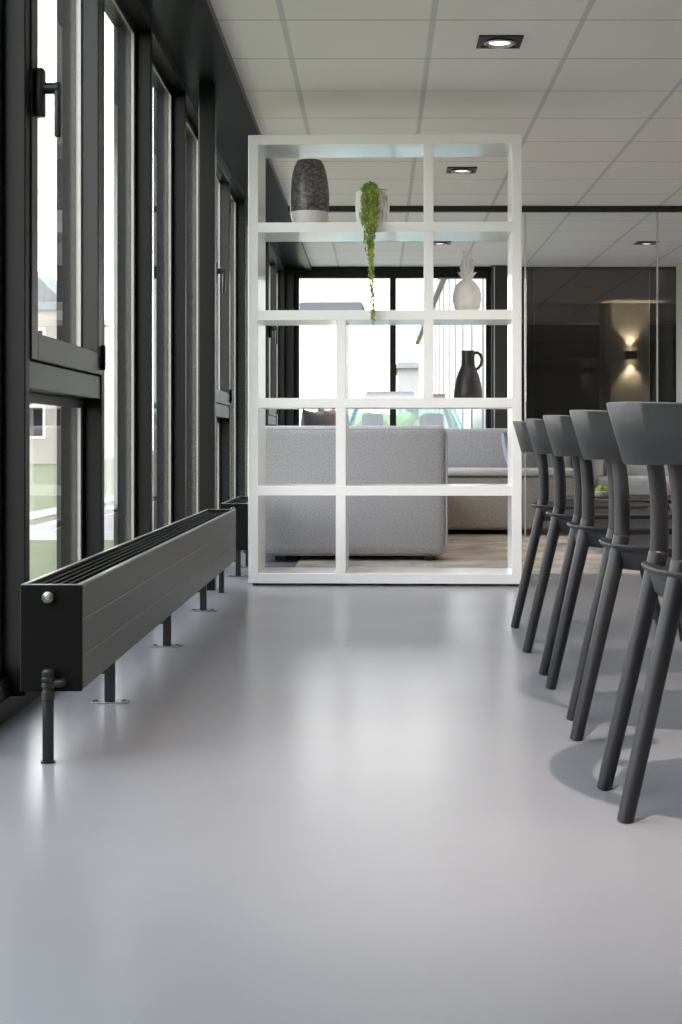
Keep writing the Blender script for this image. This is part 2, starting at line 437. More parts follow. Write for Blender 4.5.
# pillars in the rear room and beside the partition
bm = nb(); box(bm, 2.86, 3.34, 18.1, 18.6, 0, CEIL); box(bm, 2.80, 2.859, 18.16, 18.6, 0, CEIL)
tag(struct('pillar', bm, M['wallgrey'], smooth=False), 'square grey pillar behind the smoked glass carrying the bright wall lamp', 'pillar')
bm = nb(); box(bm, 2.885, 3.3, 13.85, 14.25, 0, CEIL)
tag(struct('pillar', bm, M['wallgrey'], smooth=False), 'taupe pillar at the right edge, in front of the smoked glass', 'pillar')
bm = nb(); box(bm, 2.27, 3.30, YB-.06, YB-.001, 1.92, 2.35, .004)
bm.free()
bm = nb(); box(bm, 2.28, 3.38, YB-.06, YB-.002, 1.88, 2.36, .004)
tag(obj('wall_screen', bm, M['blackplastic'], None, smooth=False), 'wide black wall panel on the dark rear wall', 'screen')

def sconce(x, y, z, label, power):
    e = empty('wall_lamp', label, 'wall lamp', (x, y, z), 0, 'up and down wall lamps')
    bm = nb(); box(bm, -.065, .065, -.10, -.02, -.05, -.044); box(bm, -.065, .065, -.10, -.02, .044, .05)
    box(bm, -.065, .065, -.10, -.094, -.044, .044); box(bm, -.065, -.059, -.094, -.02, -.044, .044); box(bm, .059, .065, -.094, -.02, -.044, .044)
    bm.free()
    bm = nb(); box(bm, -.065, .065, -.10, -.096, -.05, .05); box(bm, -.065, -.061, -.096, 0, -.05, .05); box(bm, .061, .065, -.096, 0, -.05, .05)
    box(bm, -.061, .061, -.004, 0, -.05, .05)
    obj('housing', bm, M['black'], e, smooth=False)
    bm = nb(); box(bm, -.05, .05, -.08, -.02, -.015, .015); obj('diffuser', bm, M['sconce_glow'], e, smooth=False)
    for s in (1, -1):
        l = bpy.data.lights.new('wall_lamp_light', 'SPOT'); l.energy = power; l.color = (1, .80, .52); l.spot_size = R(78); l.spot_blend = .5; l.shadow_soft_size = .02
        lo = bpy.data.objects.new('wall_lamp_light', l); COL.objects.link(lo); lo.location = (x, y-.06, z+.052*s)
        lo.rotation_euler = (0 if s < 0 else math.pi, 0, 0)
sconce(3.10, 18.1, 1.74, 'brightly lit up and down wall lamp on the grey pillar', 15)
sconce(3.05, YB, 1.71, 'dimmer small wall lamp low on the dark rear wall', 2)

# ------------------------------------------------------------------ downlights
def make_downlight():
    e = empty('downlight', '', 'ceiling light', (0, 0, 0), 0, 'recessed square ceiling spotlights')
    bm = nb(); o = .0925; i_ = .074
    for (a, b, c, d) in ((-o, o, -o, -i_), (-o, o, i_, o), (-o, -i_, -i_, i_), (i_, o, -i_, i_)):
        box(bm, a, b, c, d, -.008, 0)
    box(bm, -i_, i_, -i_, i_, -.003, 0)
    obj('trim_frame', bm, M['black'], e, smooth=False)
    bm = nb()
    lathe(bm, [(.060, -.003), (.066, -.012), (.058, -.017), (.046, -.007), (.046, -.004)], 32)
    obj('reflector_ring', bm, M['reflector'], e)
    bm = nb(); lathe(bm, [(.044, -.0032), (.044, -.0075), (.03, -.009)], 24)
    obj('lamp_disc', bm, M['lamp'], e)
    return e
DL = [(.514, 6.21, 'ceiling spotlight nearest the camera, above the shelf front', 1), (.522, 9.16, 'ceiling spotlight seen through the top right opening of the shelf', 1),
      (.53, 12.55, 'ceiling spotlight seen behind the right divider of the second shelf row', 1), (2.29, 12.55, 'ceiling spotlight right of the shelf before the smoked glass', 1),
      (.60, 2.25, None, 2.4)]
dl0 = None
for x, y, lab, pw in DL:
    if lab:
        d = make_downlight() if dl0 is None else copy_tree(dl0)
        dl0 = dl0 or d
        d.location = (x, y, CEIL); d['label'] = lab
for i, (x, y) in enumerate([(.60, 2.25), (2.3, 2.25), (4.1, 2.25), (2.3, 6.2), (4.1, 6.2), (2.3, 9.16), (4.1, 9.16), (4.1, 12.55), (2.3, -1), (4.1, -1),
                            (.514, 6.21), (.522, 9.16), (.53, 12.55), (2.29, 12.55), (2.2, 16.4), (2.2, 19.6)]):
    l = bpy.data.lights.new('downlight_or_fill_beam', 'SPOT')
    l.energy = 42; l.color = (1, .88, .77); l.spot_size = R(105); l.spot_blend = .8; l.shadow_soft_size = .06
    if i == 0: l.energy = 190; l.shadow_soft_size = .02; l.spot_size = R(80); l.spot_blend = .9
    if y > 15: l.energy = 90  # rear-room spots without fixtures, added to brighten that room and its pillar
    if y == -1: l.energy = 30
    lo = bpy.data.objects.new('downlight_or_fill_beam', l); COL.objects.link(lo); lo.location = (x, y, CEIL-.03)
    if i == 0: lo.rotation_euler = (R(20), 0, 0)

# ------------------------------------------------------------------ radiators
def radiator(name_label, y0, y1, legs, pipe_near, pipe_far, label):
    e = empty('radiator', label, 'radiator', (-.713, y0, 0), 0, 'low floor standing radiators')
    w = .067; Ln = y1-y0; zb, zt = .151, .3835
    # body sides with two grooves
    for s in (1, -1):
        bm = nb()
        h = (zt-zb)
        cuts = [zb, zb+h*.335, zb+h*.675, zt]
        for a, b in zip(cuts, cuts[1:]):
            box(bm, s*(w-.010) if s > 0 else -w, w if s > 0 else -(w-.010), .012, Ln-.012, a+.0022, b-.0022, .0012, 1)
        box(bm, min(s*(w-.012), s*(w-.003)), max(s*(w-.012), s*(w-.003)), .012, Ln-.012, zb+.001, zt-.001)
        obj('side_panel', bm, M['radside'], e, smooth=False)
    for a, b in ((0, .012), (Ln-.012, Ln)):
        bm = nb(); box(bm, -w, w, a, b, zb, zt, .002); obj('end_panel', bm, M['radend'], e, smooth=False)
    bm = nb()
    box(bm, -w+.001, -w+.011, .012, Ln-.012, zt-.001, zt+.0012); box(bm, w-.011, w-.001, .012, Ln-.012, zt-.001, zt+.0012)
    box(bm, -w+.001, w-.001, .001, .0115, zt-.001, zt+.0012); box(bm, -w+.001, w-.001, Ln-.0115, Ln-.001, zt-.001, zt+.0012)
    obj('top_rim', bm, M['radtop'], e, smooth=False)
    bm = nb()
    for k in range(5):
        x = -w+.026+k*(2*w-.052)/4
        box(bm, x-.0028, x+.0028, .012, Ln-.012, zt-.016, zt-.006)
    box(bm, -w+.012, w-.012, .012, Ln-.012, zt-.05, zt-.045)
    obj('top_grille', bm, M['grille'], e, smooth=False)
    bm = nb(); box(bm, -w+.018, w-.018, .03, Ln-.03, zb+.004, zt-.052); obj('convector_core', bm, M['black'], e, smooth=False)
    # bleed valve
    bm = nb()
    rings = []
    for r, yy in ((.009, 0), (.0135, -.001), (.0145, -.007), (.0125, -.011), (.006, -.0115), (.005, -.015), (.001, -.015)):
        rings.append([(-.005+r*math.cos(2*math.pi*k/24), yy, .357+r*math.sin(2*math.pi*k/24)) for k in range(24)])
    loft(bm, rings); obj('bleed_valve', bm, M['chrome'], e)
    # legs
    for yl in legs:
        bm = nb(); y = yl-y0
        box(bm, -.013, .013, y-.012, y+.012, .004, zb+.003, .002)
        lg = obj('leg', bm, M['black'], e, smooth=False)
        bm = nb(); box(bm, -.055, .05, y-.02, y+.02, 0, .004, .001)
        tube(bm, [(-.04, y, .003), (-.04, y, .009)], .006, 8); tube(bm, [(.036, y, .003), (.036, y, .009)], .006, 8)
        obj('foot_plate', bm, M['steel'], lg, smooth=False)
        bm = nb(); tube(bm, [(-.022, y, .085), (-.012, y, .085)], .009, 10, up=(0, 0, 1)); obj('clamp_bolt', bm, M['black'], lg)
    def pipe(y, off, short=False):
        bm = nb()
        tube(bm, [(off, y, 0), (off, y, .14)], .0122, 18)
        tube(bm, [(off, y, 0), (off, y, .004)], .016, 16)
        pz = [(.0125, .095), (.0125, .110), (.0145, .112), (.0145, .128), (.012, .130), (.012, .136), (.0145, .138), (.0145, .146), (.012, .148), (.0145, .151), (.0145, .158), (.012, .160), (.0135, .163), (.0135, .172), (.009, .176)]
        lathe(bm, pz, 18, (off, y, .026))
        sgn = 1 if y < Ln/2 else -1
        tube(bm, [(off+.012, y, .172), (off+.024, y, .172), (off+.030, y+.008*sgn, .172), (off+.030, 0 if sgn > 0 else Ln, .172)], .009, 12, up=(0, 0, 1))
        obj('supply_pipe', bm, M['black'], e)
    if pipe_near: pipe(-.018, pipe_near)
    if pipe_far: pipe(Ln+.018, pipe_far)
    return e
radiator('a', 3.22, 6.74, (3.93, 5.0, 6.04), -.002, -.002, 'long low black radiator nearest the camera, with a silver valve')
radiator('b', 7.34, 8.3, (7.55, 8.12), None, None, 'second low black radiator behind the white shelf by the windows')

# ------------------------------------------------------------------ open shelf
SH_A = R(-1.7)
SHX, SHY = .034, 7.065
W2, D, H, T = .655, .34, 2.165, .047
shelf = empty('open_shelf', 'tall white lacquered open shelf dividing the room, five rows high', 'shelf unit', (SHX, SHY, 0), SH_A)
rows = [.012 + i*(H-.012-T)/5 for i in range(6)]     # underside of every board
def sbox(name, x0, x1, z0, z1, ins=0.):
    bm = nb(); box(bm, x0, x1, ins, D-ins, z0, z1, .0015, 1); return obj(name, bm, M['white'], shelf, smooth=False)
sbox('top_board', -W2, W2, rows[5], rows[5]+T)
sbox('bottom_board', -W2, W2, rows[0], rows[0]+T)
sbox('side_panel', -W2, -W2+T, rows[0]+T, rows[5]); sbox('side_panel', W2-T, W2, rows[0]+T, rows[5])
inn = (2*W2-4*T)/3
c1 = (-W2+T+inn, -W2+T+inn+T); c2 = (c1[1]+inn, c1[1]+inn+T)
for i in range(1, 5): sbox('shelf_board', -W2+T, W2-T, rows[i], rows[i]+T)
def div(c, a): sbox('divider', c[0], c[1], rows[a]+T, rows[a+1], .001)
div(c2, 4); div(c2, 3); div(c1, 2); div(c2, 2); div(c1, 1); div(c1, 0)
for x in (-W2+.03, W2-.03, 0):
    for y in (.03, D-.03):
        bm = nb(); lathe(bm, [(.014, 0), (.014, .012)], 16, (x, y, 0)); obj('foot', bm, M['black'], shelf)
def on_shelf(px, row, dy=.17):
    """world point on a shelf row at a photo column"""
    y = SHY+dy
    for _ in range(3):
        x = (px-377.5)/F*y
        y = SHY + dy + math.tan(SH_A)*(x-SHX)
    return Vector((x, y, rows[row]+T))
# dark vase
p = on_shelf(309.5, 4)
bm = nb()
prof = [(.0, 0), (.072, 0), (.080, .004), (.092, .06), (.097, .115), (.0965, .17), (.092, .215), (.084, .26), (.074, .298), (.064, .318), (.061, .325), (.058, .327), (.055, .322), (.058, .31), (.074, .25), (.085, .16), (.08, .06), (.0, .02)]
lathe(bm, [(max(r, .0005), z) for r, z in prof], 48)
o = obj('vase', bm, M['vase']); o.location = p
tag(o, 'charcoal speckled vase with a raw white foot on the shelf', 'vase')
# pot with hanging plant
p = on_shelf(372.5, 4)
pot = empty('potted_plant', 'trailing green string plant in a white streaked pot on the shelf', 'potted plant', p)
bm = nb()
prof = [(.0005, 0), (.066, 0), (.072, .004), (.078, .04), (.084, .09), (.083, .14), (.080, .172), (.078, .177), (.073, .176), (.074, .165), (.072, .12), (.0005, .12)]
lathe(bm, prof, 48); obj('pot', bm, M['pot'], pot)
bm = nb(); lathe(bm, [(.0005, .146), (.0738, .146), (.0738, .152), (.0005, .156)], 32); obj('soil', bm, M['bark'], pot)
bm = nb(); lathe(bm, [(.0735, .1745), (.0785, .1772), (.0795, .1755), (.0785, .1735)], 40, cap=False); obj('rim', bm, M['black'], pot)
bm = nb()
def bead(bm, c, r):
    a = random.random()*6.28; b = random.random()*3.14
    rm = Matrix.Translation(c) @ Matrix.Rotation(a, 4, 'Z') @ Matrix.Rotation(b, 4, 'X') @ Matrix.Diagonal((r*.62, r*.5, r*1.15, 1))
    bmesh.ops.create_icosphere(bm, subdivisions=1, radius=1, matrix=rm)
strands = []
for s in range(22):
    ang = R(random.uniform(215, 305)); x0 = math.cos(ang)*.03-.012; 
    sx = random.uniform(-.05, .022); ln = random.uniform(.12, .30)
    if s % 3 == 0: ln = random.uniform(.30, .46)
    if s in (4, 11): ln = random.uniform(.5, .6)
    if s == 15: ln = .64
    if s == 7: ln = .70
    strands.append((x0, sx, ln))
for x0, sx, ln in strands:
    P = [Vector((x0, -.02, .165)), Vector((sx*.7, -.055, .192+random.uniform(0, .02))), Vector((sx, -.088, .17))]
    yy = -.092-random.uniform(0, .03)
    yh = -.19-random.uniform(0, .02)
    q = Vector((sx, yy, .12)); P.append(q)
    # hangs over the board's front edge and down
    tot = .0; xx = sx
    P.append(Vector((sx, min(yy-.03, -.13), .06)))
    if ln > .16:
        P.append(Vector((sx*.9-.002, yh, .0)))
        z = 0; drift = sx*.8-.003
        tgt = -.008+random.uniform(-.012, .012) if ln < .5 else .004
        while z > -(ln-.17):
            z -= .03; drift += (tgt-drift)*.12+random.uniform(-.004, .004)
            P.append(Vector((drift, yh+random.uniform(-.003, .003), z)))
    tube(bm, P, .0012, 5)
    for a, b in zip(P, P[1:]):
        m_ = max(1, int((b-a).length/(.0085 if b.z > -.33 else .0062)))
        for k in range(m_):
            c = a.lerp(b, k/m_)+Vector((random.uniform(-.010, .010), random.uniform(-.008, .008), 0))
            bead(bm, c, random.uniform(.0055, .0085))
for k in range(150):
    a = random.random()*6.28; r = random.random()**.5*.05
    bead(bm, Vector((r*math.cos(a)-.014, r*math.sin(a)*.9-.02, .165+.03*(1-r/.05)+random.uniform(0, .012))), random.uniform(.006, .009))
obj('foliage', bm, M['leaf'], pot)

# pineapple
p = on_shelf(467, 3)
pa = empty('pineapple_ornament', 'matt white ceramic pineapple ornament on the shelf', 'ornament', p)
bm = nb()
seg, nr = 56, 30; rings = []
for i in range(nr+1):
    z = .158*i/nr; u = i/nr
    r = .070*math.sqrt(max(0, 1-((u-.46)/.60)**2))
    ring = []
    for k in range(seg):
        a = 2*math.pi*k/seg
        q = math.cos(7*a+u*16)*math.cos(7*a-u*16)
        rr = max(r+.0022*q*min(1, (1-u)*4), .002)
        ring.append((rr*math.cos(a), rr*math.sin(a), z))
    rings.append(ring)
loft(bm, rings); obj('body', bm, M['ceramicw'], pa, ang=80)
bm = nb()
def leafblade(bm, a, lean, ln, w, z0, r0=.012):
    pts = 7; L_, Rr, C = [], [], []
    for i in range(pts):
        t = i/(pts-1)
        rad = r0+lean*ln*(t**1.3) + (.012*t*t*(1 if lean > .25 else 0))
        z = z0+ln*t*(1-.15*t*lean)
        ww = w*math.sin(math.pi*min(1, .35+.65*t))*(1-t*.25)+.0008
        c = Vector((rad*math.cos(a), rad*math.sin(a), z)); tt = Vector((-math.sin(a), math.cos(a), 0)); n_ = Vector((math.cos(a), math.sin(a), 0))
        L_.append([c+tt*ww, c+n_*.004, c-tt*ww, c-n_*.004])
    loft(bm, L_)
for ring_, (cnt, lean, ln, z0) in enumerate(((10, .32, .055, .146), (10, .23, .080, .148), (8, .12, .112, .150), (5, .02, .150, .152))):
    for k in range(cnt):
        leafblade(bm, 2*math.pi*k/cnt+ring_*.5, lean, ln, .0165, z0, .015)
obj('crown', bm, M['ceramicw'], pa, ang=50)

# black jug
p = on_shelf(468, 2)
jg = empty('jug', 'matt black narrow necked jug with a loop handle on the shelf', 'jug', p)
bm = nb()
lathe(bm, [(.0005, 0), (.066, 0), (.0705, .006), (.0695, .03), (.064, .075), (.053, .118), (.040, .148), (.034, .165), (.0325, .20), (.0335, .232), (.0325, .236), (.029, .232), (.029, .17), (.0005, .1)], 48)
obj('body', bm, M['clayb'], jg)
bm = nb()
tube(bm, [(.027, 0, .222), (.045, 0, .227), (.060, 0, .216), (.068, 0, .194), (.064, 0, .170), (.052, 0, .152), (.036, 0, .142)], [.008, .008, .0078, .0078, .0078, .008, .008], 14, ell=1.5)
obj('handle', bm, M['clayb'], jg)

def book(w, d, h, mat, label, loc, rz=0, group=None, name='book'):
    e = empty(name, label, 'book', loc, rz, group)
    bm = nb(); t = .0025
    box(bm, -w/2, w/2, -d/2, d/2, 0, t); box(bm, -w/2, w/2, -d/2, d/2, h-t, h); box(bm, -w/2, w/2, d/2-t, d/2, t, h-t)
    obj('cover', bm, mat, e, smooth=False)
    bm = nb(); box(bm, -w/2+.004, w/2-.004, -d/2+.004, d/2-t, t, h-t); obj('page_block', bm, M['paper'], e, smooth=False)
    return e
p = on_shelf(389, 2, .16); z = p.z
book(.240, .26, .020, M['bookwhite'], 'flat book lying under the white one on the middle shelf', (p.x, p.y, z), SH_A, 'books lying on the shelf')
book(.232, .25, .012, M['bookgrey'], 'thin grey book topmost of the flat pair beside the centre divider', (p.x+.004, p.y, z+.020), SH_A+.02, 'books lying on the shelf')
p = on_shelf(440, 2, .24)
book(.10, .17, .024, M['bookwhite'], 'small white book lying just left of the black jug', (p.x-.022, p.y, p.z), SH_A, 'books lying on the shelf')
# flat grey box
p = on_shelf(333.5, 3)
bm = nb()
hw, hd = .157, .13
prism(bm, [(-hw, 0), (hw, 0), (hw-.008, .036), (hw-.014, .044), (-hw+.008, .044), (-hw, .038)], 'y', -hd, hd)
o = obj('storage_box', bm, M['boxgrey'], smooth=False, bevel=.004); o.location = p; o.rotation_euler = (0, 0, SH_A)
tag(o, 'low grey box lying on the second shelf, left of the hanging plant', 'box')

# ------------------------------------------------------------------ chairs
def make_chair():
    e = empty('dining_chair', '', 'chair', (0, 0, 0), 0, 'dark wooden chairs in a row')
    wood = M['wood']
    # seat: dished plate, overhanging rim, tapered block below
    bm = nb()
    cx, a, b = .285, .224, .232; seg = 64
    def outl(k, sc=1., z=0., ex=2.7, dx=0):
        t = 2*math.pi*k/seg; c, s = math.cos(t), math.sin(t)
        bb = b*(1-.06*(-c if c < 0 else 0))
        x = cx+dx+a*sc*math.copysign(abs(c)**(2/ex), c); y = bb*sc*math.copysign(abs(s)**(2/ex), s)
        return (x, y, z)
    rings = [[outl(k, .02, .440) for k in range(seg)], [outl(k, .45, .441) for k in range(seg)], [outl(k, .80, .448) for k in range(seg)],
             [outl(k, .93, .456) for k in range(seg)], [outl(k, .985, .459) for k in range(seg)], [outl(k, 1., .4555) for k in range(seg)],
             [outl(k, .985, .449) for k in range(seg)], [outl(k, .945, .444) for k in range(seg)], [outl(k, .925, .436) for k in range(seg)], [outl(k, .885, .404) for k in range(seg)],
             [outl(k, .86, .399) for k in range(seg)], [outl(k, .02, .399) for k in range(seg)]]
    loft(bm, rings)
    obj('seat', bm, wood, e, ang=35)
    for s in (1, -1):
        bm = nb()
        tube(bm, [(0, s*.127, 0), (.002, s*.1265, .006), (.104, s*.112, .460), (.1075, s*.1115, .476), (.108, s*.1115, .479)], [.0145, .0155, .0195, .0198, .017], 24)
        obj('leg', bm, wood, e)
        bm = nb()
        tube(bm, [(.535, s*.218, 0), (.533, s*.217, .006), (.445, s*.150, .425)], [.0135, .0145, .0185], 24)
        obj('leg', bm, wood, e)
        bm = nb()
        pts, rad = [], []
        for i in range(11):
            t = i/10
            x = .108+.010*math.sin(math.pi*t*.8)-.020*t
            pts.append((x, s*(.1115-.006*t), .470+t*.215)); rad.append(.0185-.0015*t)
        tube(bm, pts, rad, 24, ell=.72)
        obj('back_post', bm, wood, e)
    # backrest: curved band flaring outward, thick middle, rounded ends
    bm = nb(); rings = []; n_ = 56
    for i in range(n_+1):
        u = -1+2*i/n_; th = u*R(74)
        ex = 1-max(0, abs(u)-.93)/.07       # round ends
        taper = 1-.17*u*u
        h = .119*taper; zc = .7095+.003*(1-u*u)
        hh = h/2*math.sqrt(max(.03, 1-(1-ex)**2))
        ring = []
        prof = [(-.004, -1), (.010, -1), (.012, -.95), (.011, 0), (.008, .95), (.005, 1), (-.004, 1), (-.006, .95), (-.006, 0), (-.006, -.95)]
        for (o_, zz) in prof:
            zloc = zc+zz*hh
            lean = (zloc-.65)/.125*.036        # outward flare with height
            ra = .262+lean*.9 - o_; rb = .215+lean - o_
            x = .245 - rb*math.cos(th); y = ra*math.sin(th)
            ring.append((x, y, zloc))
        rings.append(ring)
    loft(bm, rings)
    obj('backrest', bm, wood, e, ang=38)
    return e
CH = [(.453, 2.83, 0, 'dark wooden chair nearest the camera, cut off by the right frame edge'),
      (.474, 3.565, -5.5, 'dark wooden chair second from the camera in the row'),
      (.490, 4.275, -2.0, 'dark wooden chair in the middle of the row of five'),
      (.508, 4.985, -8, 'dark wooden chair fourth from the camera, second closest to the white shelf'),
      (.525, 5.62, -7, 'dark wooden chair farthest from the camera, closest to the white shelf')]
c0 = make_chair()
for i, (x, y, rz, lab) in enumerate(CH):
    c = c0 if i == 0 else copy_tree(c0)
    c.location = (x, y, 0); c.rotation_euler = (0, 0, R(rz)); c['label'] = lab

# ------------------------------------------------------------------ lounge
bm = nb(); box(bm, -.45, 2.6, 7.66, 12.6, 0, .010, .002)
RUG = tag(obj('rug', bm, M['rug'], smooth=False), 'worn beige and grey rug under the sofa', 'rug')
for ya_, yb_ in ((7.63, 7.659), (12.601, 12.63)):
    bm = nb(); box(bm, -.452, 2.602, ya_, yb_, 0, .011, .002); obj('rug_border', bm, M['bookgrey'], RUG, smooth=False)

def soft(bm, x0, x1, y0, y1, z0, z1, r=.05, puff=.0):
    vs = box(bm, x0, x1, y0, y1, z0, z1, r, 5)
    return vs
def piping(bm, pts, r=.006):
    tube(bm, pts, r, 8, up=(.3, .2, .9))
sofa = empty('corner_sofa', 'grey woven corner sofa on the rug behind the white shelf', 'sofa', (-.12, 8.4, .01))
ox, oy, oz = -.12, 8.4, .01
def spart(name, x0, x1, y0, y1, z0, z1, mat, r=.05):
    bm = nb(); soft(bm, x0-ox, x1-ox, y0-oy, y1-oy, z0-oz, z1-oz, r)
    return obj(name, bm, mat, sofa, ang=60)
ar = spart('armrest', -.74, .400, 8.40, 8.70, .036, .782, M['sofa'], .055)
bm = nb()
def rect_pipe(bm, x0, x1, y, z0, z1, c=.05):
    P = []
    for (cx, cz, a0) in ((x1-c, z1-c, 0), (x0+c, z1-c, 90), (x0+c, z0+c, 180), (x1-c, z0+c, 270)):
        for k in range(5):
            a = R(a0+k*22.5); P.append((cx+c*math.cos(a)-ox, y-oy, cz+c*math.sin(a)-oz))
    P.append(P[0]); tube(bm, P, .006, 8, up=(0, 1, 0))
rect_pipe(bm, -.735, .395, 8.415, .06, .762)
obj('piping', bm, M['sofa'], ar)
spart('back_cushion', -.74, -.50, 8.71, 11.70, .045, .782, M['sofa'])
spart('seat_cushion', -.495, .385, 8.71, 10.0, .045, .474, M['sofa'])
spart('seat_cushion', -.495, .385, 10.01, 11.40, .045, .474, M['sofa'])
spart('back_cushion', -.495, .44, 11.41, 11.70, .045, .79, M['sofa'])
spart('back_cushion', .45, 1.50, 11.41, 11.70, .045, .79, M['sofa'])
st = spart('seat_base', .395, 1.50, 10.70, 11.40, .048, .435, M['sofawarm'], .03)
spart('seat_cushion', .395, 1.50, 10.68, 11.40, .437, .487, M['sofalight'], .02)
for (x, y) in ((-.56, 8.48), (.30, 8.48), (-.6, 10.1), (-.6, 11.6), (.30, 10.2), (.52, 10.78), (1.42, 10.78), (1.42, 11.6)):
    bm = nb(); box(bm, x-ox-.028, x-ox+.028, y-oy-.028, y-oy+.028, 0, .038, .003); obj('leg', bm, M['black'], sofa, smooth=False)
# the first leg column left of the rug stands on the floor
def cushion(name, w, h, t, mat, loc, rot, label):
    bm = nb(); n_ = 16; rings_ = []
    top, bot = [], []
    for i in range(n_+1):
        for j in range(n_+1):
            u, v = -1+2*i/n_, -1+2*j/n_
            e_ = (1-abs(u)**2.6)*(1-abs(v)**2.6)
            pin = 1-.07*(1-abs(u))*(abs(v)**3) ; pin2 = 1-.07*(1-abs(v))*(abs(u)**3)
            x = u*w/2*pin2; z = v*h/2*pin
            yy = t/2*max(0, e_)**.55
            top.append(bm.verts.new((x, -yy-.002, z+h/2))); bot.append(bm.verts.new((x, yy+.002, z+h/2)))
    W = n_+1
    for i in range(n_):
        for j in range(n_):
            a, b, c, d = i*W+j, (i+1)*W+j, (i+1)*W+j+1, i*W+j+1
            bm.faces.new((top[a], top[b], top[c], top[d])); bm.faces.new((bot[d], bot[c], bot[b], bot[a]))
    edge = [i*W for i in range(W)] + [n_*W+j for j in range(1, W)] + [i*W+n_ for i in range(n_-1, -1, -1)] + [j for j in range(n_-1, 0, -1)]
    for k in range(len(edge)):
        a, b = edge[k], edge[(k+1) % len(edge)]
        bm.faces.new((top[b], top[a], bot[a], bot[b]))
    o = obj(name, bm, mat, ang=80); o.location = loc; o.rotation_euler = rot
    return tag(o, label, 'cushion', 'cushions on the sofa')
cushion('cushion', .30, .28, .10, M['cushblue'], (1.05, 11.2, .49), (R(-12), 0, R(68)), 'blue grey cushion leaning in the corner of the far sofa seat')
cushion('cushion', .40, .42, .14, M['cushdark'], (-.37, 9.5, .478), (R(-6), 0, R(72)), 'dark grey cushion peeking over the sofa arm, left one')
cushion('cushion', .40, .44, .14, M['cushbrown'], (-.30, 9.98, .478), (R(-6), 0, R(76)), 'brown cushion peeking over the sofa arm, right one')

# light armchair behind the glass
ac = empty('armchair', 'light grey fabric armchair seen between the dining chairs', 'armchair', (2.10, 11.7, .01), R(-15))
for nm, d_ in (('seat', (-.33, .33, -.30, .33, .14, .40)), ('backrest', (-.36, .36, .30, .46, .14, .62)), ('armrest', (-.44, -.34, -.30, .40, .14, .56)), ('armrest', (.34, .44, -.30, .40, .14, .56))):
    bm = nb(); soft(bm, *d_, .035); obj(nm, bm, M['sofalight'], ac, ang=60)
for x in (-.36, .36):
    for y in (-.24, .36):
        bm = nb(); tube(bm, [(x, y, 0), (x*.95, y*.95, .15)], [.010, .016], 12); obj('leg', bm, M['black'], ac)
# coffee table
ct = empty('coffee_table', 'round black coffee table on the rug behind the dining chairs', 'coffee table', (1.62, 9.4, .01))
bm = nb(); lathe(bm, [(.0005, .30), (.43, .30), (.45, .305), (.45, .322), (.445, .327), (.0005, .327)], 64); obj('tabletop', bm, M['black'], ct)
for k in range(3):
    a = R(30+120*k); bm = nb(); tube(bm, [(.36*math.cos(a), .36*math.sin(a), 0), (.28*math.cos(a), .28*math.sin(a), .301)], [.012, .018], 14); obj('leg', bm, M['black'], ct)
bw = empty('potted_plant', 'small green plant in a white bowl on the coffee table', 'potted plant', (1.42, 9.3, .337))
bm = nb(); lathe(bm, [(.0005, 0), (.03, 0), (.055, .018), (.065, .040), (.062, .041), (.05, .024), (.0005, .015)], 32); obj('bowl', bm, M['ceramicw'], bw)
bm = nb()
for k in range(140):
    a = random.random()*6.28; r = random.random()**.5*.06
    bmesh.ops.create_icosphere(bm, subdivisions=1, radius=1, matrix=Matrix.Translation((r*math.cos(a), r*math.sin(a), .035+random.random()*.055*(1-r/.08))) @ Matrix.Rotation(a, 4, 'Z') @ Matrix.Rotation(random.random()*2, 4, 'Y') @ Matrix.Diagonal((.012, .006, .003, 1)))
obj('foliage', bm, M['leaf'], bw)
bm = nb(); lathe(bm, [(.0005, 0), (.035, 0), (.048, .03), (.05, .07), (.035, .105), (.018, .125), (.016, .15), (.022, .165), (.018, .166), (.012, .15), (.0005, .1)], 32)
o = obj('vase', bm, M['pink']); o.location = (1.78, 9.25, .337)
tag(o, 'small pink bottle vase on the round coffee table', 'vase')

# ------------------------------------------------------------------ outdoors
GZ = -.30
def outd(name, bm, mat, label, cat, **kw):
    return tag(obj(name, bm, mat, **kw), label, cat)
bm = nb(); box(bm, -90, 60, -60, 140, GZ-.3, GZ)
o = obj('ground', bm, M['grass'], smooth=False); o['kind'] = 'structure'; o['label'] = 'green lawn outside the windows'
bm = nb(); box(bm, -4.75, -4.3, -30, 120, GZ, GZ+.012); o = obj('garden_path', bm, M['paving'], smooth=False); o['kind'] = 'structure'; o['label'] = 'pale path crossing the lawn'
bm = nb(); box(bm, -32, -15, -30, 120, GZ, GZ+.012); o = obj('road', bm, M['paving'], smooth=False); o['kind'] = 'structure'; o['label'] = 'pale road beyond the lawn'
bm = nb(); box(bm, XL, XR, Y0, Y1+.1, GZ, -.2); o = struct('trim_6', bm, M['concrete'], smooth=False)
bm = nb(); box(bm, -4.0, 1.15, Y1+.3, 24.0, GZ, GZ+.010); o = obj('bounce_paving', bm, M['paving'], smooth=False); o['kind'] = 'structure'; o['label'] = 'unseen pale paving added outside the far window to cut green bounce'  # out of view, added so the lawn bounces less green indoors
# cladded wing: outer face of the rear room and the building behind it
wing = empty('building_wing', 'white ribbed building wing beyond the far window', 'building', (1.28, 29, GZ))
bm = nb(); box(bm, -.06, .06, Y1+.13-29, 15, 0, 3.85); obj('wall', bm, M['clad'], wing, smooth=False)
bm = nb(); box(bm, -.16, .14, Y1+.13-29, 15.1, 3.85, 4.0); obj('roof_edge', bm, M['concrete'], wing, smooth=False)
y = Y1+.6
while y < 43.5:
    bm = nb(); box(bm, -.085, -.061, y-29, y-29+.05, 0, 3.85); obj('cladding_rib', bm, M['seam'], wing, smooth=False); y += 2.0

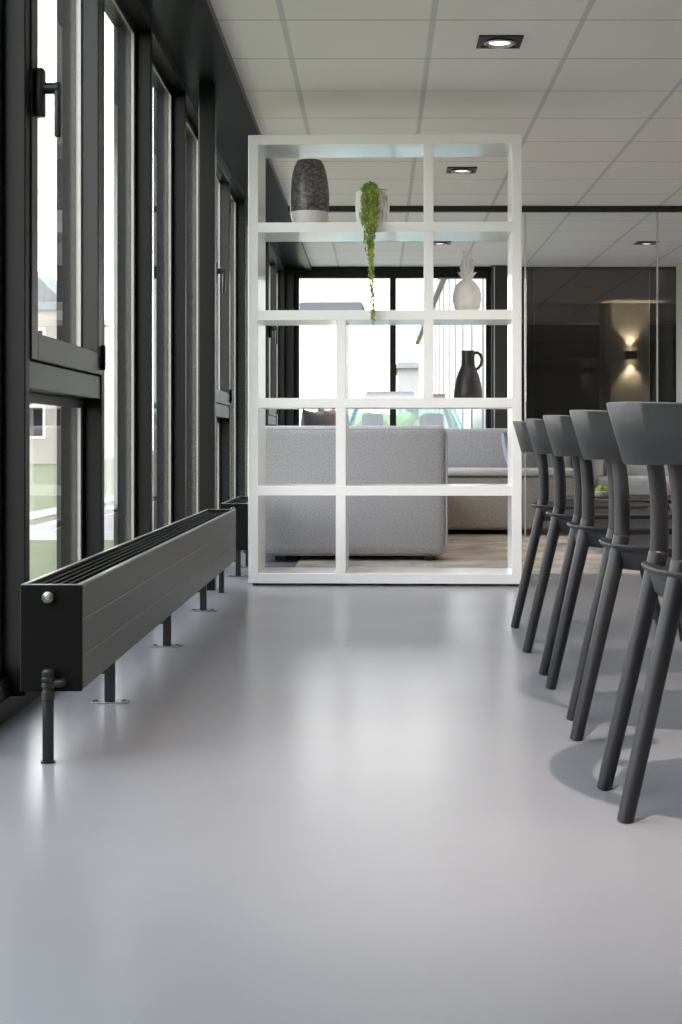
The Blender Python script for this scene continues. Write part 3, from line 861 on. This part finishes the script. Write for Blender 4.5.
def house(name, label, x, y, w, d, h, nx, nz, mat, roofm, rz=0, rh=1.8, ri=1.5):
    e = empty(name, label, 'building', (x, y, GZ), rz)
    bm = nb(); box(bm, -w/2, w/2, -d/2, d/2, 0, h); obj('wall', bm, mat, e, smooth=False)
    bm = nb(); prism(bm, [(-w/2-.3, h), (w/2+.3, h), (w/2-ri, h+rh), (-w/2+ri, h+rh)], 'y', -d/2-.3, d/2+.3); obj('roof', bm, roofm, e, smooth=False)
    for i in range(nx):
        for j in range(nz):
            cx = -w/2+(i+.5)*w/nx; cz = (j+.55)*h/nz
            bm = nb(); box(bm, cx-.65, cx+.65, -d/2-.06, -d/2+.02, cz-.7, cz+.7); fr = obj('window', bm, M['white'], e, smooth=False)
            bm = nb(); box(bm, cx-.55, cx+.55, -d/2-.075, -d/2-.061, cz-.6, cz+.6); obj('pane', bm, M['blackplastic'], fr, smooth=False)
            bm = nb(); box(bm, w/2-.02, w/2+.06, -.65, .65, cz-.7, cz+.7) if i == nx-1 else None
            if i == nx-1: obj('window', bm, M['white'], e, smooth=False)
            else: bm.free()
house('house', 'pale rendered house seen through the near left window', -17.5, 66, 9, 9, 6.4, 3, 2, M['render'], M['warehouse'])
house('warehouse', 'low grey building far beyond the far window', 2.85, 78, 3.6, 8, 4.6, 2, 1, M['warehouse'], M['concrete'], rh=.3, ri=.0)

def tree(x, y, h, r, label):
    e = empty('tree', label, 'tree', (x, y, GZ), 0, 'trees along the road')
    bm = nb(); tube(bm, [(0, 0, 0), (.05, 0, h*.5), (0, 0.1, h*.75)], [.16, .11, .05], 10); obj('trunk', bm, M['bark'], e)
    bm = nb()
    for k in range(160):
        a = random.random()*6.28; ph = math.acos(random.uniform(-1, 1)); rr = r*random.uniform(.55, 1)
        c = Vector((rr*math.sin(ph)*math.cos(a), rr*math.sin(ph)*math.sin(a), h*.7+rr*.8*math.cos(ph)))
        bmesh.ops.create_icosphere(bm, subdivisions=1, radius=random.uniform(.18, .34)*r, matrix=Matrix.Translation(c) @ Matrix.Rotation(a, 4, 'X'))
    for v in bm.verts: v.co += Vector((random.uniform(-1, 1), random.uniform(-1, 1), random.uniform(-1, 1)))*.06*r
    obj('crown', bm, M['leafdark'], e)
tree(-15.0, 58, 4.6, 1.6, 'rounded tree standing before the pale house')
def hedge(x0, x1, y0, y1, h, label):
    bm = nb()
    n_ = int((x1-x0)*(y1-y0)*9)+60
    for k in range(n_):
        c = Vector((random.uniform(x0, x1), random.uniform(y0, y1), GZ+random.uniform(0.1, h)))
        bmesh.ops.create_icosphere(bm, subdivisions=1, radius=random.uniform(.12, .24), matrix=Matrix.Translation(c) @ Matrix.Rotation(random.random()*3, 4, 'X'))
    for v in bm.verts: v.co += Vector((random.uniform(-1, 1), random.uniform(-1, 1), random.uniform(-1, 1)))*.04
    tag(obj('hedge', bm, M['leaf']), label, 'hedge')
hedge(-2.6, .9, 24.5, 25.8, 1.35, 'green hedge behind the parked car outside')

def car(x, y, rz, paint, label):
    e = empty('car', label, 'car', (x, y, GZ), rz, 'parked cars outside')
    # long axis y, front towards -y
    bm = nb()
    side = [(-2.05, .30), (-2.1, .55), (-2.0, .72), (-1.1, .88), (1.75, .95), (2.05, .85), (2.1, .5), (2.0, .25)]
    rings = []
    for x_, s in ((-.84, .92), (-.80, 1), (.80, 1), (.84, .92)):
        rings.append([(x_, yy*s if s < 1 else yy, .25+(zz-.25)*(s if s < 1 else 1)) for yy, zz in side])
    loft(bm, rings); obj('body', bm, paint, e, ang=30, bevel=.03)
    lo = [(-.74, -1.05), (.74, -1.05), (.74, 1.7), (-.74, 1.7)]; hi = [(-.56, -.35), (.56, -.35), (.56, 1.15), (-.56, 1.15)]
    bm = nb(); loft(bm, [[(a, b, .90) for a, b in lo], [(a, b, 1.40) for a, b in hi]]); obj('windows', bm, M['carglass'], e, smooth=False)
    bm = nb(); box(bm, -.58, .58, -.38, 1.18, 1.40, 1.445, .02); obj('roof', bm, paint, e)
    for a, b in zip(lo, hi):
        bm = nb(); tube(bm, [(a[0], a[1], .89), (b[0], b[1], 1.41)], .03, 8); obj('window_pillar', bm, paint, e)
    for sx_ in (-.36, .36):
        for sy in (-.05, .85):
            bm = nb(); soft(bm, sx_-.22, sx_+.22, sy+.1, sy+.22, .5, 1.10, .04); st_ = obj('seat', bm, M['seatdark'], e)
            bm = nb(); soft(bm, sx_-.13, sx_+.13, sy+.12, sy+.22, 1.13, 1.32, .04); obj('headrest', bm, M['seatdark'], st_)
    for sx_ in (-.78, .78):
        for sy in (-1.3, 1.3):
            bm = nb(); tube(bm, [(sx_-.1, sy, .31), (sx_+.1, sy, .31)], .31, 28, up=(0, 0, 1)); w_ = obj('wheel', bm, M['tyre'], e)
            bm = nb(); c_ = sx_+math.copysign(.101, sx_); tube(bm, [(c_-.005, sy, .31), (c_+.005, sy, .31)], .19, 20, up=(0, 0, 1)); obj('hubcap', bm, M['steel'], w_)
    return e
car(.30, 17.6, R(0), M['carpaint'], 'teal car parked outside the far window, headrests visible')
car(-16.6, 72, R(80), M['carpaintb'], 'beige car on the road outside the near window')

# ------------------------------------------------------------------ light and camera
w = bpy.data.worlds.new('sky'); S.world = w; w.use_nodes = True
t = w.node_tree; t.nodes.clear()
out = t.nodes.new('ShaderNodeOutputWorld'); bg = t.nodes.new('ShaderNodeBackground')
tc = t.nodes.new('ShaderNodeTexCoord'); sx = t.nodes.new('ShaderNodeSeparateXYZ'); L(t, tc.outputs['Generated'], sx.inputs[0])
r = t.nodes.new('ShaderNodeValToRGB'); L(t, sx.outputs['Z'], r.inputs[0])
r.color_ramp.elements[0].position = 0; r.color_ramp.elements[0].color = (1, .985, .96, 1)
r.color_ramp.elements[1].position = .6; r.color_ramp.elements[1].color = (.85, .92, 1, 1)
L(t, r.outputs[0], bg.inputs[0]); bg.inputs[1].default_value = 5.0
L(t, bg.outputs[0], out.inputs[0])

cam = bpy.data.cameras.new('camera'); co = bpy.data.objects.new('camera', cam); COL.objects.link(co)
co.location = (0, 0, EYE); co.rotation_euler = (R(90), 0, 0)
cam.sensor_fit = 'VERTICAL'; cam.sensor_height = 36; cam.lens = F/1024*36
cam.shift_x = -(377.5-341)/1024; cam.shift_y = -(512-440)/1024
cam.clip_start = .05; cam.clip_end = 500
S.camera = co
S.view_settings.view_transform = 'Standard'; S.view_settings.look = 'None'
S.view_settings.gamma = 1; S.view_settings.use_curve_mapping = False
S.view_settings.exposure = 0.47
S.cycles.use_denoising = True
S.cycles.max_bounces = 10; S.cycles.diffuse_bounces = 6; S.cycles.glossy_bounces = 6
S.cycles.transparent_max_bounces = 32; S.cycles.transmission_bounces = 8
S.cycles.sample_clamp_indirect = 8
